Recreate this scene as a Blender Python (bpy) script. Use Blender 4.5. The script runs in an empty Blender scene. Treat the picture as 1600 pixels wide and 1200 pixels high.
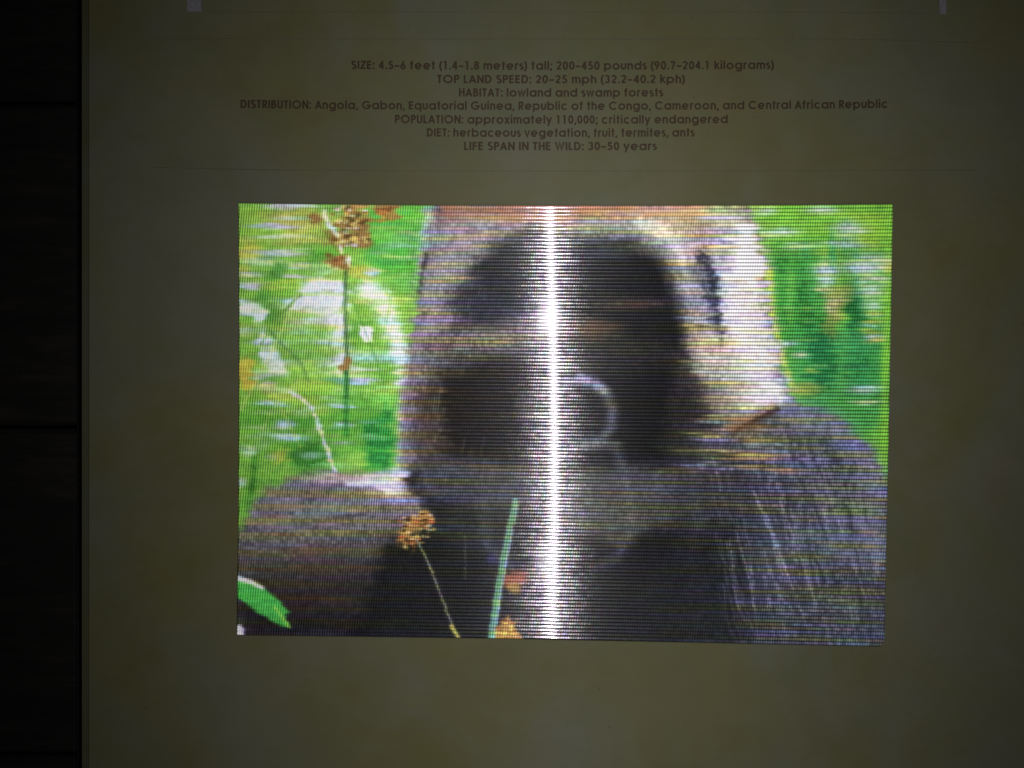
import bpy, math, random
import numpy as np

# ------------------------------------------------------------------ camera, world, lamps
S = 0.00015                     # metres per photograph pixel on the page
D = 1155 * S                    # camera height over the page
sc = bpy.context.scene
C = sc.collection

cam_d = bpy.data.cameras.new('camera')
cam_d.sensor_width = 36.0
cam_d.lens = 36.0 * 1155 / 1600
cam_d.clip_start = 0.005
cam_d.clip_end = 20.0
cam = bpy.data.objects.new('camera', cam_d)
cam.location = (0, 0, D)
C.objects.link(cam)
sc.camera = cam

w = bpy.data.worlds.new('World')
sc.world = w
w.use_nodes = True
w.node_tree.nodes['Background'].inputs['Color'].default_value = (0.6, 0.75, 1.0, 1)
w.node_tree.nodes['Background'].inputs['Strength'].default_value = 0.0025


def lamp(name, x, y, z, size, watts, col, spread):
    d = bpy.data.lights.new(name, 'AREA')
    d.shape = 'DISK'
    d.size = size
    d.energy = watts
    d.color = col
    d.spread = spread
    o = bpy.data.objects.new(name, d)
    o.location = (x, y, z)
    C.objects.link(o)
    return o


# phone flash just right of and above the lens, and a weaker lamp added below for the streak's lower hot spot
lamp('flash_lamp', 113 * S, 205 * S, D, 0.0032, 0.138, (1.0, 0.975, 1.0), math.radians(107))
lamp('added_low_lamp', 108 * S, -560 * S, D, 0.0032, 0.078, (1.0, 0.965, 1.0), math.radians(107))

sc.view_settings.view_transform = 'Standard'
sc.view_settings.look = 'None'
sc.view_settings.exposure = 0.0
sc.view_settings.gamma = 1.0
sc.view_settings.use_curve_mapping = False
sc.render.engine = 'CYCLES'
sc.cycles.use_denoising = False

rng = np.random.RandomState(7)
random.seed(7)


# ------------------------------------------------------------------ helpers
def zpage(x, y):
    """gentle warp of the page (metres)"""
    r = np.maximum(x - 0.02, 0)
    l = np.maximum(-x - 0.03, 0)
    return -0.10 * r ** 2 * 0.8 - 0.12 * l ** 2 + 0.00018 * np.sin(x * 60 + y * 22) - 0.03 * y ** 2 * 0.5


def at(px, py, dz=0.0, warp=True, z0=0.0):
    """where the sight line through a photograph pixel meets the page (or a level z0)"""
    px = np.asarray(px, float)
    py = np.asarray(py, float)
    x = (px - 800) * S
    y = (600 - py) * S
    if not warp:
        z = np.full_like(x, z0)
        k = (D - z) / D
        return x * k, y * k, z
    X, Y = x.copy(), y.copy()
    for _ in range(4):
        z = zpage(X, Y) + dz
        k = (D - z) / D
        X, Y = x * k, y * k
    return X, Y, z


def mesh_obj(name, verts, faces, mat, parent=None, smooth=False):
    me = bpy.data.meshes.new(name)
    me.from_pydata([tuple(v) for v in verts], [], [tuple(f) for f in faces])
    me.update()
    if smooth:
        me.polygons.foreach_set('use_smooth', [True] * len(me.polygons))
    me.materials.append(mat)
    o = bpy.data.objects.new(name, me)
    C.objects.link(o)
    if parent:
        o.parent = parent
    return o


def empty(name, label, cat):
    o = bpy.data.objects.new(name, None)
    o.empty_display_size = 0.02
    C.objects.link(o)
    o['label'] = label
    o['category'] = cat
    return o


class NT:
    def __init__(self, name):
        self.m = bpy.data.materials.new(name)
        self.m.use_nodes = True
        self.t = self.m.node_tree
        self.b = self.t.nodes['Principled BSDF']

    def n(self, kind, **kw):
        nd = self.t.nodes.new(kind)
        for k, v in kw.items():
            setattr(nd, k, v)
        return nd

    def l(self, a, b):
        self.t.links.new(a, b)

    def math(self, op, a, b=None, clamp=False):
        nd = self.n('ShaderNodeMath', operation=op)
        nd.use_clamp = clamp
        for i, v in enumerate((a, b)):
            if v is None:
                continue
            if isinstance(v, (int, float)):
                nd.inputs[i].default_value = v
            else:
                self.l(v, nd.inputs[i])
        return nd.outputs[0]

    def noise(self, scale, detail=4, rough=0.55, vec=None, dist=0.0):
        nd = self.n('ShaderNodeTexNoise')
        nd.inputs['Scale'].default_value = scale
        nd.inputs['Detail'].default_value = detail
        nd.inputs['Roughness'].default_value = rough
        nd.inputs['Distortion'].default_value = dist
        if vec is not None:
            self.l(vec, nd.inputs['Vector'])
        return nd.outputs[0]

    def ramp(self, fac, stops):
        nd = self.n('ShaderNodeValToRGB')
        e = nd.color_ramp.elements
        while len(e) < len(stops):
            e.new(0.5)
        for i, (p, c) in enumerate(stops):
            e[i].position = p
            e[i].color = (*c, 1)
        self.l(fac, nd.inputs[0])
        return nd.outputs[0]

    def mix(self, fac, a, b, mode='MIX'):
        nd = self.n('ShaderNodeMix', data_type='RGBA', blend_type=mode)
        for s, v in ((nd.inputs[0], fac), (nd.inputs[6], a), (nd.inputs[7], b)):
            if isinstance(v, (int, float)):
                s.default_value = v
            elif isinstance(v, tuple):
                s.default_value = (*v, 1)
            else:
                self.l(v, s)
        return nd.outputs[2]

    def coords(self, scale=(1, 1, 1), loc=(0, 0, 0)):
        tc = self.n('ShaderNodeTexCoord')
        mp = self.n('ShaderNodeMapping')
        mp.inputs['Scale'].default_value = scale
        mp.inputs['Location'].default_value = loc
        self.l(tc.outputs['Object'], mp.inputs['Vector'])
        return mp.outputs[0]

    def bump(self, h, strength, dist):
        nd = self.n('ShaderNodeBump')
        nd.inputs['Strength'].default_value = strength
        nd.inputs['Distance'].default_value = dist
        self.l(h, nd.inputs['Height'])
        return nd.outputs[0]


# ------------------------------------------------------------------ materials
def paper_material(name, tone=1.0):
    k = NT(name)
    tone *= 0.86  # pale paper darkened in its colour, standing in for the picture's stronger flash return
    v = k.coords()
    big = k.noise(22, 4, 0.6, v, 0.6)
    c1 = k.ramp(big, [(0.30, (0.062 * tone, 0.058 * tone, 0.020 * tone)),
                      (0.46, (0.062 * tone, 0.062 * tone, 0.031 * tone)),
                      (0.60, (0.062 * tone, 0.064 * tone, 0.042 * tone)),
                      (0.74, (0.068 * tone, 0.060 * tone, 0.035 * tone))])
    v2 = k.coords(loc=(3.1, 1.7, 0))
    mid = k.noise(70, 4, 0.55, v2, 0.4)
    c2 = k.ramp(mid, [(0.35, (0.93, 0.94, 0.86)), (0.55, (1, 1, 1)), (0.72, (1.05, 1.02, 1.02))])
    c = k.mix(1.0, c1, c2, 'MULTIPLY')
    # faint brushed streaks of the printed parchment
    v3 = k.coords(scale=(0.25, 1, 1))
    st = k.noise(420, 3, 0.6, v3, 2.0)
    c3 = k.ramp(st, [(0.25, (0.90, 0.90, 0.86)), (0.5, (1, 1, 1)), (0.75, (1.05, 1.05, 1.05))])
    c = k.mix(0.35, c, c3, 'MULTIPLY')
    # few dark specks
    sp = k.noise(900, 2, 0.5, k.coords(loc=(9, 4, 0)))
    spm = k.ramp(sp, [(0.22, (0.7, 0.68, 0.6)), (0.27, (1, 1, 1))])
    c = k.mix(0.8, c, spm, 'MULTIPLY')
    k.l(c, k.b.inputs['Base Color'])
    k.b.inputs['Roughness'].default_value = 0.75
    k.b.inputs['Specular IOR Level'].default_value = 0.15
    fib = k.noise(2600, 4, 0.7, v)
    k.l(k.bump(fib, 0.06, 0.00003), k.b.inputs['Normal'])
    return k.m


def ink_material(name, col):
    k = NT(name)
    nz = k.noise(1500, 3, 0.6, k.coords())
    c = k.ramp(nz, [(0.3, tuple(a * 0.85 for a in col)), (0.7, tuple(a * 1.2 for a in col))])
    k.l(c, k.b.inputs['Base Color'])
    k.b.inputs['Roughness'].default_value = 0.7
    k.b.inputs['Specular IOR Level'].default_value = 0.15
    return k.m


def wood_material():
    k = NT('dark_wood')
    oi = k.n('ShaderNodeObjectInfo')
    tc = k.n('ShaderNodeTexCoord')
    off = k.n('ShaderNodeVectorMath', operation='ADD')
    k.l(tc.outputs['Object'], off.inputs[0])
    cmb = k.n('ShaderNodeCombineXYZ')
    k.l(k.math('MULTIPLY', oi.outputs['Random'], 7.0), cmb.inputs[0])
    k.l(k.math('MULTIPLY', oi.outputs['Random'], 3.0), cmb.inputs[1])
    k.l(cmb.outputs[0], off.inputs[1])
    mp = k.n('ShaderNodeMapping')
    mp.inputs['Scale'].default_value = (0.16, 1, 1)
    k.l(off.outputs[0], mp.inputs[0])
    g = k.noise(260, 8, 0.68, mp.outputs[0], 0.8)
    g2 = k.noise(60, 3, 0.6, mp.outputs[0], 1.4)
    h = k.math('ADD', k.math('MULTIPLY', g, 0.6), k.math('MULTIPLY', g2, 0.4))
    c = k.ramp(h, [(0.34, (0.0025, 0.0023, 0.002)), (0.5, (0.0045, 0.0042, 0.0035)),
                   (0.62, (0.008, 0.0072, 0.0056)), (0.75, (0.013, 0.012, 0.0095))])
    k.l(c, k.b.inputs['Base Color'])
    k.b.inputs['Roughness'].default_value = 0.6
    k.b.inputs['Specular IOR Level'].default_value = 0.1
    k.l(k.bump(h, 0.5, 0.0006), k.b.inputs['Normal'])
    return k.m


def plain(name, col, rough=0.6):
    k = NT(name)
    nz = k.noise(700, 3, 0.6, k.coords())
    k.l(k.ramp(nz, [(0.3, tuple(a * 0.85 for a in col)), (0.7, tuple(a * 1.15 for a in col))]), k.b.inputs['Base Color'])
    k.b.inputs['Roughness'].default_value = rough
    return k.m


def lens_material():
    k = NT('ridged_print')
    at_ = k.n('ShaderNodeAttribute', attribute_name='print')
    uv = k.n('ShaderNodeUVMap')
    uv.uv_map = 'lens'
    sp = k.n('ShaderNodeSeparateXYZ')
    k.l(uv.outputs[0], sp.inputs[0])
    u, v = sp.outputs[0], sp.outputs[1]
    # printed dot columns seen through each ridge (slightly slanted from ridge to ridge)
    ph = k.math('ADD', k.math('MULTIPLY', u, 2 * math.pi), k.math('MULTIPLY', v, 0.9))
    s = k.math('ADD', k.math('MULTIPLY', k.math('SINE', ph), 0.5), 0.5)
    s = k.math('POWER', s, 0.8)
    amt = k.n('ShaderNodeAttribute', attribute_name='dots')
    dm = k.math('SUBTRACT', 1.0, k.math('MULTIPLY', amt.outputs['Fac'], k.math('SUBTRACT', 1.0, s)))
    cmb = k.n('ShaderNodeCombineColor')
    for i in range(3):
        k.l(dm, cmb.inputs[i])
    c = k.mix(1.0, at_.outputs['Color'], cmb.outputs[0], 'MULTIPLY')
    k.l(c, k.b.inputs['Base Color'])
    k.b.inputs['Roughness'].default_value = 0.35
    k.b.inputs['Specular IOR Level'].default_value = 0.08
    # tiny moulding faults of the plastic, they catch the flash as sparkles
    mp = k.n('ShaderNodeMapping')
    mp.inputs['Scale'].default_value = (1.3, 0.9, 1)
    k.l(uv.outputs[0], mp.inputs[0])
    nz = k.noise(1.0, 2, 0.5, mp.outputs[0])
    dot = k.math('MULTIPLY', k.math('SINE', ph), 0.30)
    n2 = k.noise(0.8, 1, 0.5, mp.outputs[0])
    pit = k.math('MULTIPLY', k.math('SUBTRACT', n2, 0.66), 14.0, True)
    b1 = k.bump(k.math('ADD', k.math('ADD', nz, dot), k.math('MULTIPLY', pit, 3.0)), 0.022, 0.00012)
    b2 = k.bump(nz, 0.008, 0.0001)
    gap = k.n('ShaderNodeAttribute', attribute_name='ridge')
    tan = k.n('ShaderNodeCombineXYZ')
    tan.inputs[0].default_value = 1.0
    up = k.n('ShaderNodeCombineXYZ')
    up.inputs[2].default_value = 1.0

    cn = k.n('ShaderNodeTexNoise')
    cn.inputs['Scale'].default_value = 0.42
    cn.inputs['Detail'].default_value = 3
    k.l(mp.outputs[0], cn.inputs['Vector'])
    hs = k.n('ShaderNodeHueSaturation')
    hs.inputs['Saturation'].default_value = 2.2
    hs.inputs['Value'].default_value = 1.9
    k.l(cn.outputs['Color'], hs.inputs['Color'])
    glint = k.mix(0.45, (1.0, 0.96, 1.0), hs.outputs[0])
    glint2 = k.mix(0.28, (1.0, 0.90, 1.0), hs.outputs[0])

    def gloss(rough, aniso, normal, dist='GGX', col=None):
        g = k.n('ShaderNodeBsdfAnisotropic', distribution=dist)
        g.inputs['Color'].default_value = (0.98, 0.90, 1, 1)
        if col is not None:
            k.l(col, g.inputs['Color'])
        g.inputs['Roughness'].default_value = rough
        g.inputs['Anisotropy'].default_value = aniso
        k.l(tan.outputs[0], g.inputs['Tangent'])
        k.l(normal, g.inputs['Normal'])
        return g.outputs[0]

    def over(base, top, fac):
        mx = k.n('ShaderNodeMixShader')
        if isinstance(fac, (int, float)):
            mx.inputs[0].default_value = fac
        else:
            k.l(fac, mx.inputs[0])
        k.l(base, mx.inputs[1])
        k.l(top, mx.inputs[2])
        return mx.outputs[0]

    # clear plastic: broad sparkle of the faults, the sharp streak of the ridges, the flat skin on the ridge tops
    gf = gap.outputs['Fac']
    mr = k.n('ShaderNodeMapping')
    mr.inputs['Scale'].default_value = (0.02, 0.45, 1)
    k.l(uv.outputs[0], mr.inputs[0])
    rag = k.math('POWER', k.math('MULTIPLY', k.noise(1.0, 4, 0.7, mr.outputs[0]), 2.0), 2.2)
    mr2 = k.n('ShaderNodeMapping')
    mr2.inputs['Scale'].default_value = (0.30, 0.55, 1)
    k.l(uv.outputs[0], mr2.inputs[0])
    rag = k.math('MULTIPLY', rag, k.math('POWER', k.math('MULTIPLY', k.noise(1.0, 3, 0.7, mr2.outputs[0]), 2.0), 2.0))
    gr = k.math('MULTIPLY', gf, rag)
    sh = over(k.b.outputs[0], gloss(0.35, 0.47, b1, 'BECKMANN', glint), k.math('MULTIPLY', gr, 0.0040))
    sh = over(sh, gloss(0.25, 0.60, b1, 'BECKMANN', glint2), k.math('MULTIPLY', gr, 0.027))
    sh = over(sh, gloss(0.15, 0.83, b2, 'BECKMANN'), k.math('ADD', k.math('MULTIPLY', gf, 0.011), 0.007))
    sh = over(sh, gloss(0.125, 0.22, up.outputs[0], 'BECKMANN'), 0.00055)
    k.l(sh, k.t.nodes['Material Output'].inputs['Surface'])
    return k.m


M_paper = paper_material('dimmed_paper')
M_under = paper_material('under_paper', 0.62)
M_ink = ink_material('brown_ink', (0.0195, 0.0125, 0.0055))
M_rule = ink_material('rule_ink', (0.043, 0.040, 0.024))
M_bar = ink_material('pale_ink', (0.078, 0.076, 0.080))
M_wood = wood_material()
M_cover = plain('black_cover', (0.006, 0.006, 0.006))
M_edge = plain('page_edges', (0.10, 0.09, 0.07), 0.8)
M_lens = lens_material()

# ------------------------------------------------------------------ table
table = empty('wooden_table', 'dark stained wooden table top of wide planks under the open book', 'table')
ZT = -0.013


def box(name, x0, x1, y0, y1, z0, z1, mat, parent, bev=0.0008):
    vs = []
    for z, b in ((z0, 0), (z1 - bev, 0), (z1, bev)):
        vs += [(x0 + b, y0 + b, z), (x1 - b, y0 + b, z), (x1 - b, y1 - b, z), (x0 + b, y1 - b, z)]
    fs = [(3, 2, 1, 0)]
    for k in range(2):
        for i in range(4):
            j = (i + 1) % 4
            fs.append((k * 4 + i, k * 4 + j, k * 4 + 4 + j, k * 4 + 4 + i))
    fs.append((8, 9, 10, 11))
    return mesh_obj(name, vs, fs, mat, parent)


kT = (D - ZT) / D
gaps = [-350, 158, 668, 1182, 1690]
for a, b in zip(gaps[:-1], gaps[1:]):
    y1 = (600 - (a + 3)) * S * kT
    y0 = (600 - (b - 3)) * S * kT
    o = box('plank', -0.34, 0.34, y0, y1, ZT - 0.02, ZT, M_wood, table, 0.0012)
o = box('support_board', -0.33, 0.33, (600 - 1680) * S * kT, (600 + 340) * S * kT, ZT - 0.03, ZT - 0.0205, M_wood, table)

# ------------------------------------------------------------------ book
book = empty('picture_book', 'open animal book with a pale page, dimmed olive in its colour, holding a shiny ridged gorilla picture', 'book')
book.location = (0, 0, ZT)


def fix(o):
    o.parent = book
    o.matrix_parent_inverse = book.matrix_world.inverted() if False else o.matrix_parent_inverse
    o.location = (0, 0, -ZT)
    return o


def sheet(name, pxl, pxr, pyt, pyb, dz, thick, mat, nx=70, ny=56):
    gx = np.linspace(pxl, pxr, nx)
    gy = np.linspace(pyt, pyb, ny)
    PX, PY = np.meshgrid(gx, gy)
    X, Y, Z = at(PX, PY, dz)
    n = nx * ny
    top = np.stack([X, Y, Z], -1).reshape(-1, 3)
    bot = top.copy()
    bot[:, 2] -= thick
    fs = []
    for j in range(ny - 1):
        for i in range(nx - 1):
            a = j * nx + i
            fs.append((a, a + nx, a + nx + 1, a + 1))
            fs.append((n + a, n + a + 1, n + a + nx + 1, n + a + nx))
    ring = [i for i in range(nx)] + [j * nx + nx - 1 for j in range(1, ny)] + \
           [(ny - 1) * nx + i for i in range(nx - 2, -1, -1)] + [j * nx for j in range(ny - 2, 0, -1)]
    for q in range(len(ring)):
        a, b = ring[q], ring[(q + 1) % len(ring)]
        fs.append((a, b, n + b, n + a))
    o = mesh_obj(name, np.concatenate([top, bot]), fs, mat, None)
    return fix(o)


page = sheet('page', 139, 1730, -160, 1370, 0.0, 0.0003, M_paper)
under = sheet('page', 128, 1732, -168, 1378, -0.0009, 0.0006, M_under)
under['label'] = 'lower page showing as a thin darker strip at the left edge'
pb = sheet('page_block', 131, 1734, -164, 1374, -0.0017, 0.0062, M_edge)
cv = box('cover', at(119, 0, 0, False, -0.0108)[0], 0.150, -0.125, 0.122, -0.0125, -0.0108, M_cover, None, 0.0005)
fix(cv)


def sub(o):
    o.parent = page
    return o


# ---- printed lettering: a round geometric alphabet drawn with strokes (cap height 1, x height .76)
W = 0.198
h = W / 2
XH = 0.77
R = 0.385 - h + 0.02          # radius of round small letters (centre line)
CY = XH / 2


def L(*p):
    return [(p[i], p[i + 1]) for i in range(0, len(p), 2)]


def A(cx, cy, rx, ry, a0, a1, n=None):
    n = n or max(5, int(abs(a1 - a0) / 14))
    return [(cx + rx * math.cos(math.radians(a0 + (a1 - a0) * i / n)),
             cy + ry * math.sin(math.radians(a0 + (a1 - a0) * i / n))) for i in range(n + 1)]


def dotp(x, y):
    return L(x, y, x, y + W * 1.05)


RC = 0.5 - h + 0.015
G = {}
rx = R + h                      # x of the bowl's centre
G['a'] = ([A(rx, CY, R, R, 0, 360, 26), L(rx + R, 0, rx + R, XH)], rx + R + h)
G['d'] = ([A(rx, CY, R, R, 0, 360, 26), L(rx + R, 0, rx + R, 1.03)], rx + R + h)
G['q'] = ([A(rx, CY, R, R, 0, 360, 26), L(rx + R, -0.26, rx + R, XH)], rx + R + h)
G['g'] = ([A(rx, CY, R, R, 0, 360, 26), L(rx + R, XH, rx + R, 0.02) + A(rx, 0.0, R, 0.2, 0, -150)], rx + R + h)
G['b'] = ([A(rx, CY, R, R, 0, 360, 26), L(h, 0, h, 1.03)], rx + R + h)
G['p'] = ([A(rx, CY, R, R, 0, 360, 26), L(h, -0.26, h, XH)], rx + R + h)
G['o'] = ([A(rx, CY, R, R, 0, 360, 26)], rx + R + h)
G['c'] = ([A(rx, CY, R, R, 48, 312)], rx + R * 0.7 + h)
G['e'] = ([L(h + 0.03, CY - 0.01, rx + R, CY - 0.01), A(rx, CY, R, R, 0, 318)], rx + R + h)
G['f'] = ([L(0.17, 0, 0.17, 0.8) + A(0.35, 0.8, 0.18, 0.15, 170, 95), L(0.0, XH - 0.07, 0.36, XH - 0.07)], 0.38)
G['t'] = ([L(0.19, 0, 0.19, 1.0), L(0.02, XH - 0.07, 0.38, XH - 0.07)], 0.38)
G['i'] = ([L(h, 0, h, XH), dotp(h, 0.87)], W)
G['l'] = ([L(h, 0, h, 1.03)], W)
G['k'] = ([L(h, 0, h, 1.03), L(0.5, XH, 0.17, 0.42), L(0.22, 0.46, 0.54, 0)], 0.56)
G['h'] = ([L(h, 0, h, 1.03), A(0.30, 0.47, 0.215, 0.23, 178, 0) + L(0.515, 0)], 0.6)
G['h'] = ([L(h, 0, h, 1.03), A(0.30, 0.46, 0.215, 0.23, 178, 0) + [(0.515, 0)]], 0.6)
G['n'] = ([L(h, 0, h, XH), A(0.30, 0.46, 0.215, 0.23, 178, 0) + [(0.515, 0)]], 0.6)
G['m'] = ([L(h, 0, h, XH), A(0.28, 0.48, 0.19, 0.21, 178, 0) + [(0.47, 0)],
           A(0.665, 0.48, 0.19, 0.21, 178, 0) + [(0.855, 0)]], 0.94)
G['r'] = ([L(h, 0, h, XH), A(0.30, 0.46, 0.215, 0.23, 178, 68)], 0.38)
G['u'] = ([L(h, XH, h, 0.30) + A(0.30, 0.30, 0.215, 0.215, 190, 350) + [(0.515, 0.30), (0.515, XH)]], 0.6)
G['s'] = ([A(0.22, 0.555, 0.14, 0.135, 40, 250) + A(0.22, 0.235, 0.155, 0.155, 75, -140)], 0.44)
G['v'] = ([L(0.06, XH, 0.30, 0.03, 0.54, XH)], 0.6)
G['y'] = ([L(0.06, XH, 0.32, 0.06), L(0.56, XH, 0.19, -0.27)], 0.62)
G['w'] = ([L(0.06, XH, 0.25, 0.06, 0.43, XH - 0.03, 0.61, 0.06, 0.80, XH)], 0.86)
G['x'] = ([L(0.06, XH, 0.5, 0), L(0.5, XH, 0.06, 0)], 0.56)
G['S'] = ([A(0.29, 0.73, 0.185, 0.185, 30, 255) + A(0.29, 0.275, 0.20, 0.20, 70, -150)], 0.56)
G['I'] = ([L(h, 0, h, 1)], W)
G['Z'] = ([L(0.04, 1 - h, 0.5, 1 - h, 0.08, h, 0.54, h)], 0.56)
G['E'] = ([L(h, 0, h, 1), L(h, 1 - h, 0.5, 1 - h), L(h, 0.52, 0.48, 0.52), L(h, h, 0.5, h)], 0.53)
G['F'] = ([L(h, 0, h, 1), L(h, 1 - h, 0.48, 1 - h), L(h, 0.52, 0.46, 0.52)], 0.5)
G['T'] = ([L(0.25, 0, 0.25, 1), L(0.0, 1 - h, 0.5, 1 - h)], 0.5)
G['O'] = ([A(RC + h, 0.5, RC, RC, 0, 360, 32)], 2 * RC + W)
G['C'] = ([A(RC + h, 0.5, RC, RC, 42, 318)], 2 * RC + W - 0.08)
G['G'] = ([A(RC + h, 0.5, RC, RC, 42, 355), L(RC + h, 0.46, 2 * RC + W - 0.01, 0.46)], 2 * RC + W)
G['P'] = ([L(h, 0, h, 1), [(h, 1 - h), (0.3, 1 - h)] + A(0.30, 0.70, 0.19, 0.216, 90, -90) + [(h, 0.484)]], 0.55)
G['R'] = ([L(h, 0, h, 1), [(h, 1 - h), (0.3, 1 - h)] + A(0.30, 0.70, 0.19, 0.216, 90, -90) + [(h, 0.484)],
           L(0.26, 0.46, 0.52, 0)], 0.58)
G['B'] = ([L(h, 0, h, 1), [(h, 1 - h), (0.28, 1 - h)] + A(0.28, 0.73, 0.16, 0.186, 90, -90) + [(h, 0.544)],
           [(h, 0.53), (0.30, 0.53)] + A(0.30, 0.307, 0.2, 0.223, 90, -90) + [(h, h)]], 0.58)
G['D'] = ([L(h, 0, h, 1), [(h, 1 - h), (0.26, 1 - h)] + A(0.26, 0.5, 0.36, 0.416, 90, -90) + [(h, h)]], 0.72)
G['L'] = ([L(h, 1, h, 0), L(h, h, 0.44, h)], 0.46)
G['A'] = ([L(0.05, 0, 0.36, 0.95), L(0.36, 0.95, 0.67, 0), L(0.17, 0.30, 0.55, 0.30)], 0.72)
G['N'] = ([L(h, 0, h, 1), L(h, 0.97, 0.62, 0.03), L(0.62, 0, 0.62, 1)], 0.70)
G['H'] = ([L(h, 0, h, 1), L(0.56, 0, 0.56, 1), L(h, 0.53, 0.56, 0.53)], 0.64)
G['U'] = ([L(h, 1, h, 0.32) + A(0.31, 0.32, 0.226, 0.236, 190, 350) + [(0.536, 0.32), (0.536, 1)]], 0.62)
G['W'] = ([L(0.06, 1, 0.30, 0.08, 0.50, 0.93, 0.70, 0.08, 0.94, 1)], 1.0)
G[':'] = ([dotp(h, 0.0), dotp(h, 0.55)], W)
G[';'] = ([L(0.13, 0.17, 0.05, -0.14), dotp(0.13, 0.55)], 0.2)
G[','] = ([L(0.14, 0.16, 0.05, -0.15)], 0.2)
G['.'] = ([dotp(h, 0.0)], W)
G['-'] = ([L(0.0, 0.40, 0.52, 0.40)], 0.52)
G['('] = ([A(0.44, 0.40, 0.36, 0.66, 118, 242)], 0.27)
G[')'] = ([A(-0.17, 0.40, 0.36, 0.66, 62, -62)], 0.27)
G['0'] = ([A(0.29, 0.5, 0.205, 0.42, 0, 360, 28)], 0.58)
G['1'] = ([L(0.30, 0, 0.30, 1), L(0.09, 0.92, 0.30, 0.92)], 0.58)
G['2'] = ([A(0.28, 0.70, 0.20, 0.215, 165, -35) + [(0.10, h)], L(0.06, h, 0.53, h)], 0.58)
G['3'] = ([A(0.27, 0.735, 0.175, 0.18, 155, -80), A(0.27, 0.295, 0.205, 0.21, 85, -155)], 0.58)
G['4'] = ([L(0.40, 0, 0.40, 1), L(0.40, 0.95, 0.05, 0.30), L(0.03, 0.30, 0.56, 0.30)], 0.58)
G['5'] = ([L(0.50, 1 - h, 0.20, 1 - h, 0.14, 0.54), A(0.27, 0.315, 0.21, 0.23, 130, -150)], 0.58)
G['6'] = ([A(0.29, 0.305, 0.205, 0.22, 0, 360, 24), L(0.40, 1.0, 0.11, 0.42)], 0.58)
G['7'] = ([L(0.06, 1 - h, 0.53, 1 - h), L(0.50, 0.92, 0.20, 0)], 0.58)
G['8'] = ([A(0.29, 0.74, 0.17, 0.175, 0, 360, 22), A(0.29, 0.295, 0.2, 0.21, 0, 360, 24)], 0.58)
G['9'] = ([A(0.29, 0.695, 0.205, 0.22, 0, 360, 24), L(0.18, 0.0, 0.47, 0.58)], 0.58)
SP = 0.125                     # side space between letters
WORD = 0.345


def ribbon(pts, width):
    closed = abs(pts[0][0] - pts[-1][0]) + abs(pts[0][1] - pts[-1][1]) < 1e-6
    P = [np.array(p, float) for p in pts]
    Q = [P[0]]
    for p in P[1:]:
        if np.linalg.norm(p - Q[-1]) > 1e-6:
            Q.append(p)
    n = len(Q)
    out = []
    for i in range(n):
        a = Q[i] - Q[i - 1] if i > 0 else (Q[1] - Q[0] if not closed else Q[-1] - Q[-2])
        b = Q[i + 1] - Q[i] if i < n - 1 else (Q[-1] - Q[-2] if not closed else Q[1] - Q[0])
        a = a / np.linalg.norm(a)
        b = b / np.linalg.norm(b)
        t = a + b
        t = t / max(np.linalg.norm(t), 1e-6)
        nn = np.array((-t[1], t[0]))
        m = 1 / max(0.45, abs(float(np.dot(nn, (-a[1], a[0])))))
        out.append((Q[i] + nn * width / 2 * m, Q[i] - nn * width / 2 * m))
    return out


def text_line(s, x0, x1, base, cap):
    adv = 0.0
    pen = []
    for ch in s:
        if ch == ' ':
            adv += WORD
            continue
        pen.append((ch, adv))
        adv += G[ch][1] + SP
    adv -= SP
    kx = (x1 - x0) / adv
    vx, vy, vz, fs = [], [], [], []
    for ch, a in pen:
        for q, st in enumerate(G[ch][0]):
            rb = ribbon(st, W)
            n0 = len(vx)
            for (p, r) in rb:
                for c in (p, r):
                    px = x0 + (a + c[0]) * kx
                    vx.append(px)
                    vy.append(base - 3.0 * ((px - 870) / 500) ** 2 - c[1] * cap)
                    vz.append(0.00003 + q * 0.000005)
            for i in range(len(rb) - 1):
                b = n0 + 2 * i
                fs.append((b, b + 1, b + 3, b + 2))
    X, Y, Z = at(vx, vy, 0.0)
    o = mesh_obj('text_line', np.stack([X, Y, Z + np.array(vz)], -1), fs, M_ink, None)
    o['label'] = 'printed text line reading ' + ' '.join(s.replace(':', '').split()[:6])
    return sub(o)


lines = [
    ('SIZE: 4.5-6 feet (1.4-1.8 meters) tall; 200-450 pounds (90.7-204.1 kilograms)', 549, 1209, 109.0),
    ('TOP LAND SPEED: 20-25 mph (32.2-40.2 kph)', 683, 1070, 130.3),
    ('HABITAT: lowland and swamp forests', 717, 1036, 151.2),
    ('DISTRIBUTION: Angola, Gabon, Equatorial Guinea, Republic of the Congo, Cameroon, and Central African Republic', 376, 1387, 171.8),
    ('POPULATION: approximately 110,000; critically endangered', 617, 1137, 193.3),
    ('DIET: herbaceous vegetation, fruit, termites, ants', 667, 1085, 213.9),
    ('LIFE SPAN IN THE WILD: 30-50 years', 725, 1026, 234.8),
]
for a in lines:
    text_line(*a, 13.0)


def strip(name, pts, wpx, mat, dz, label=None):
    pts = np.array(pts, float)
    xs = np.linspace(pts[0, 0], pts[-1, 0], 60)
    ys = np.interp(xs, pts[:, 0], pts[:, 1])
    wv = wpx * (0.75 + 0.5 * rng.rand(60))
    wv[0] = wv[-1] = 0.1
    X0, Y0, Z0 = at(xs, ys - wv / 2, dz)
    X1, Y1, Z1 = at(xs, ys + wv / 2, dz)
    vs = [(X0[i], Y0[i], Z0[i]) for i in range(60)] + [(X1[i], Y1[i], Z1[i]) for i in range(60)]
    fs = [(i, 60 + i, 61 + i, i + 1) for i in range(59)]
    o = mesh_obj(name, vs, fs, mat, None)
    if label:
        o['label'] = label
    return sub(o)


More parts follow.
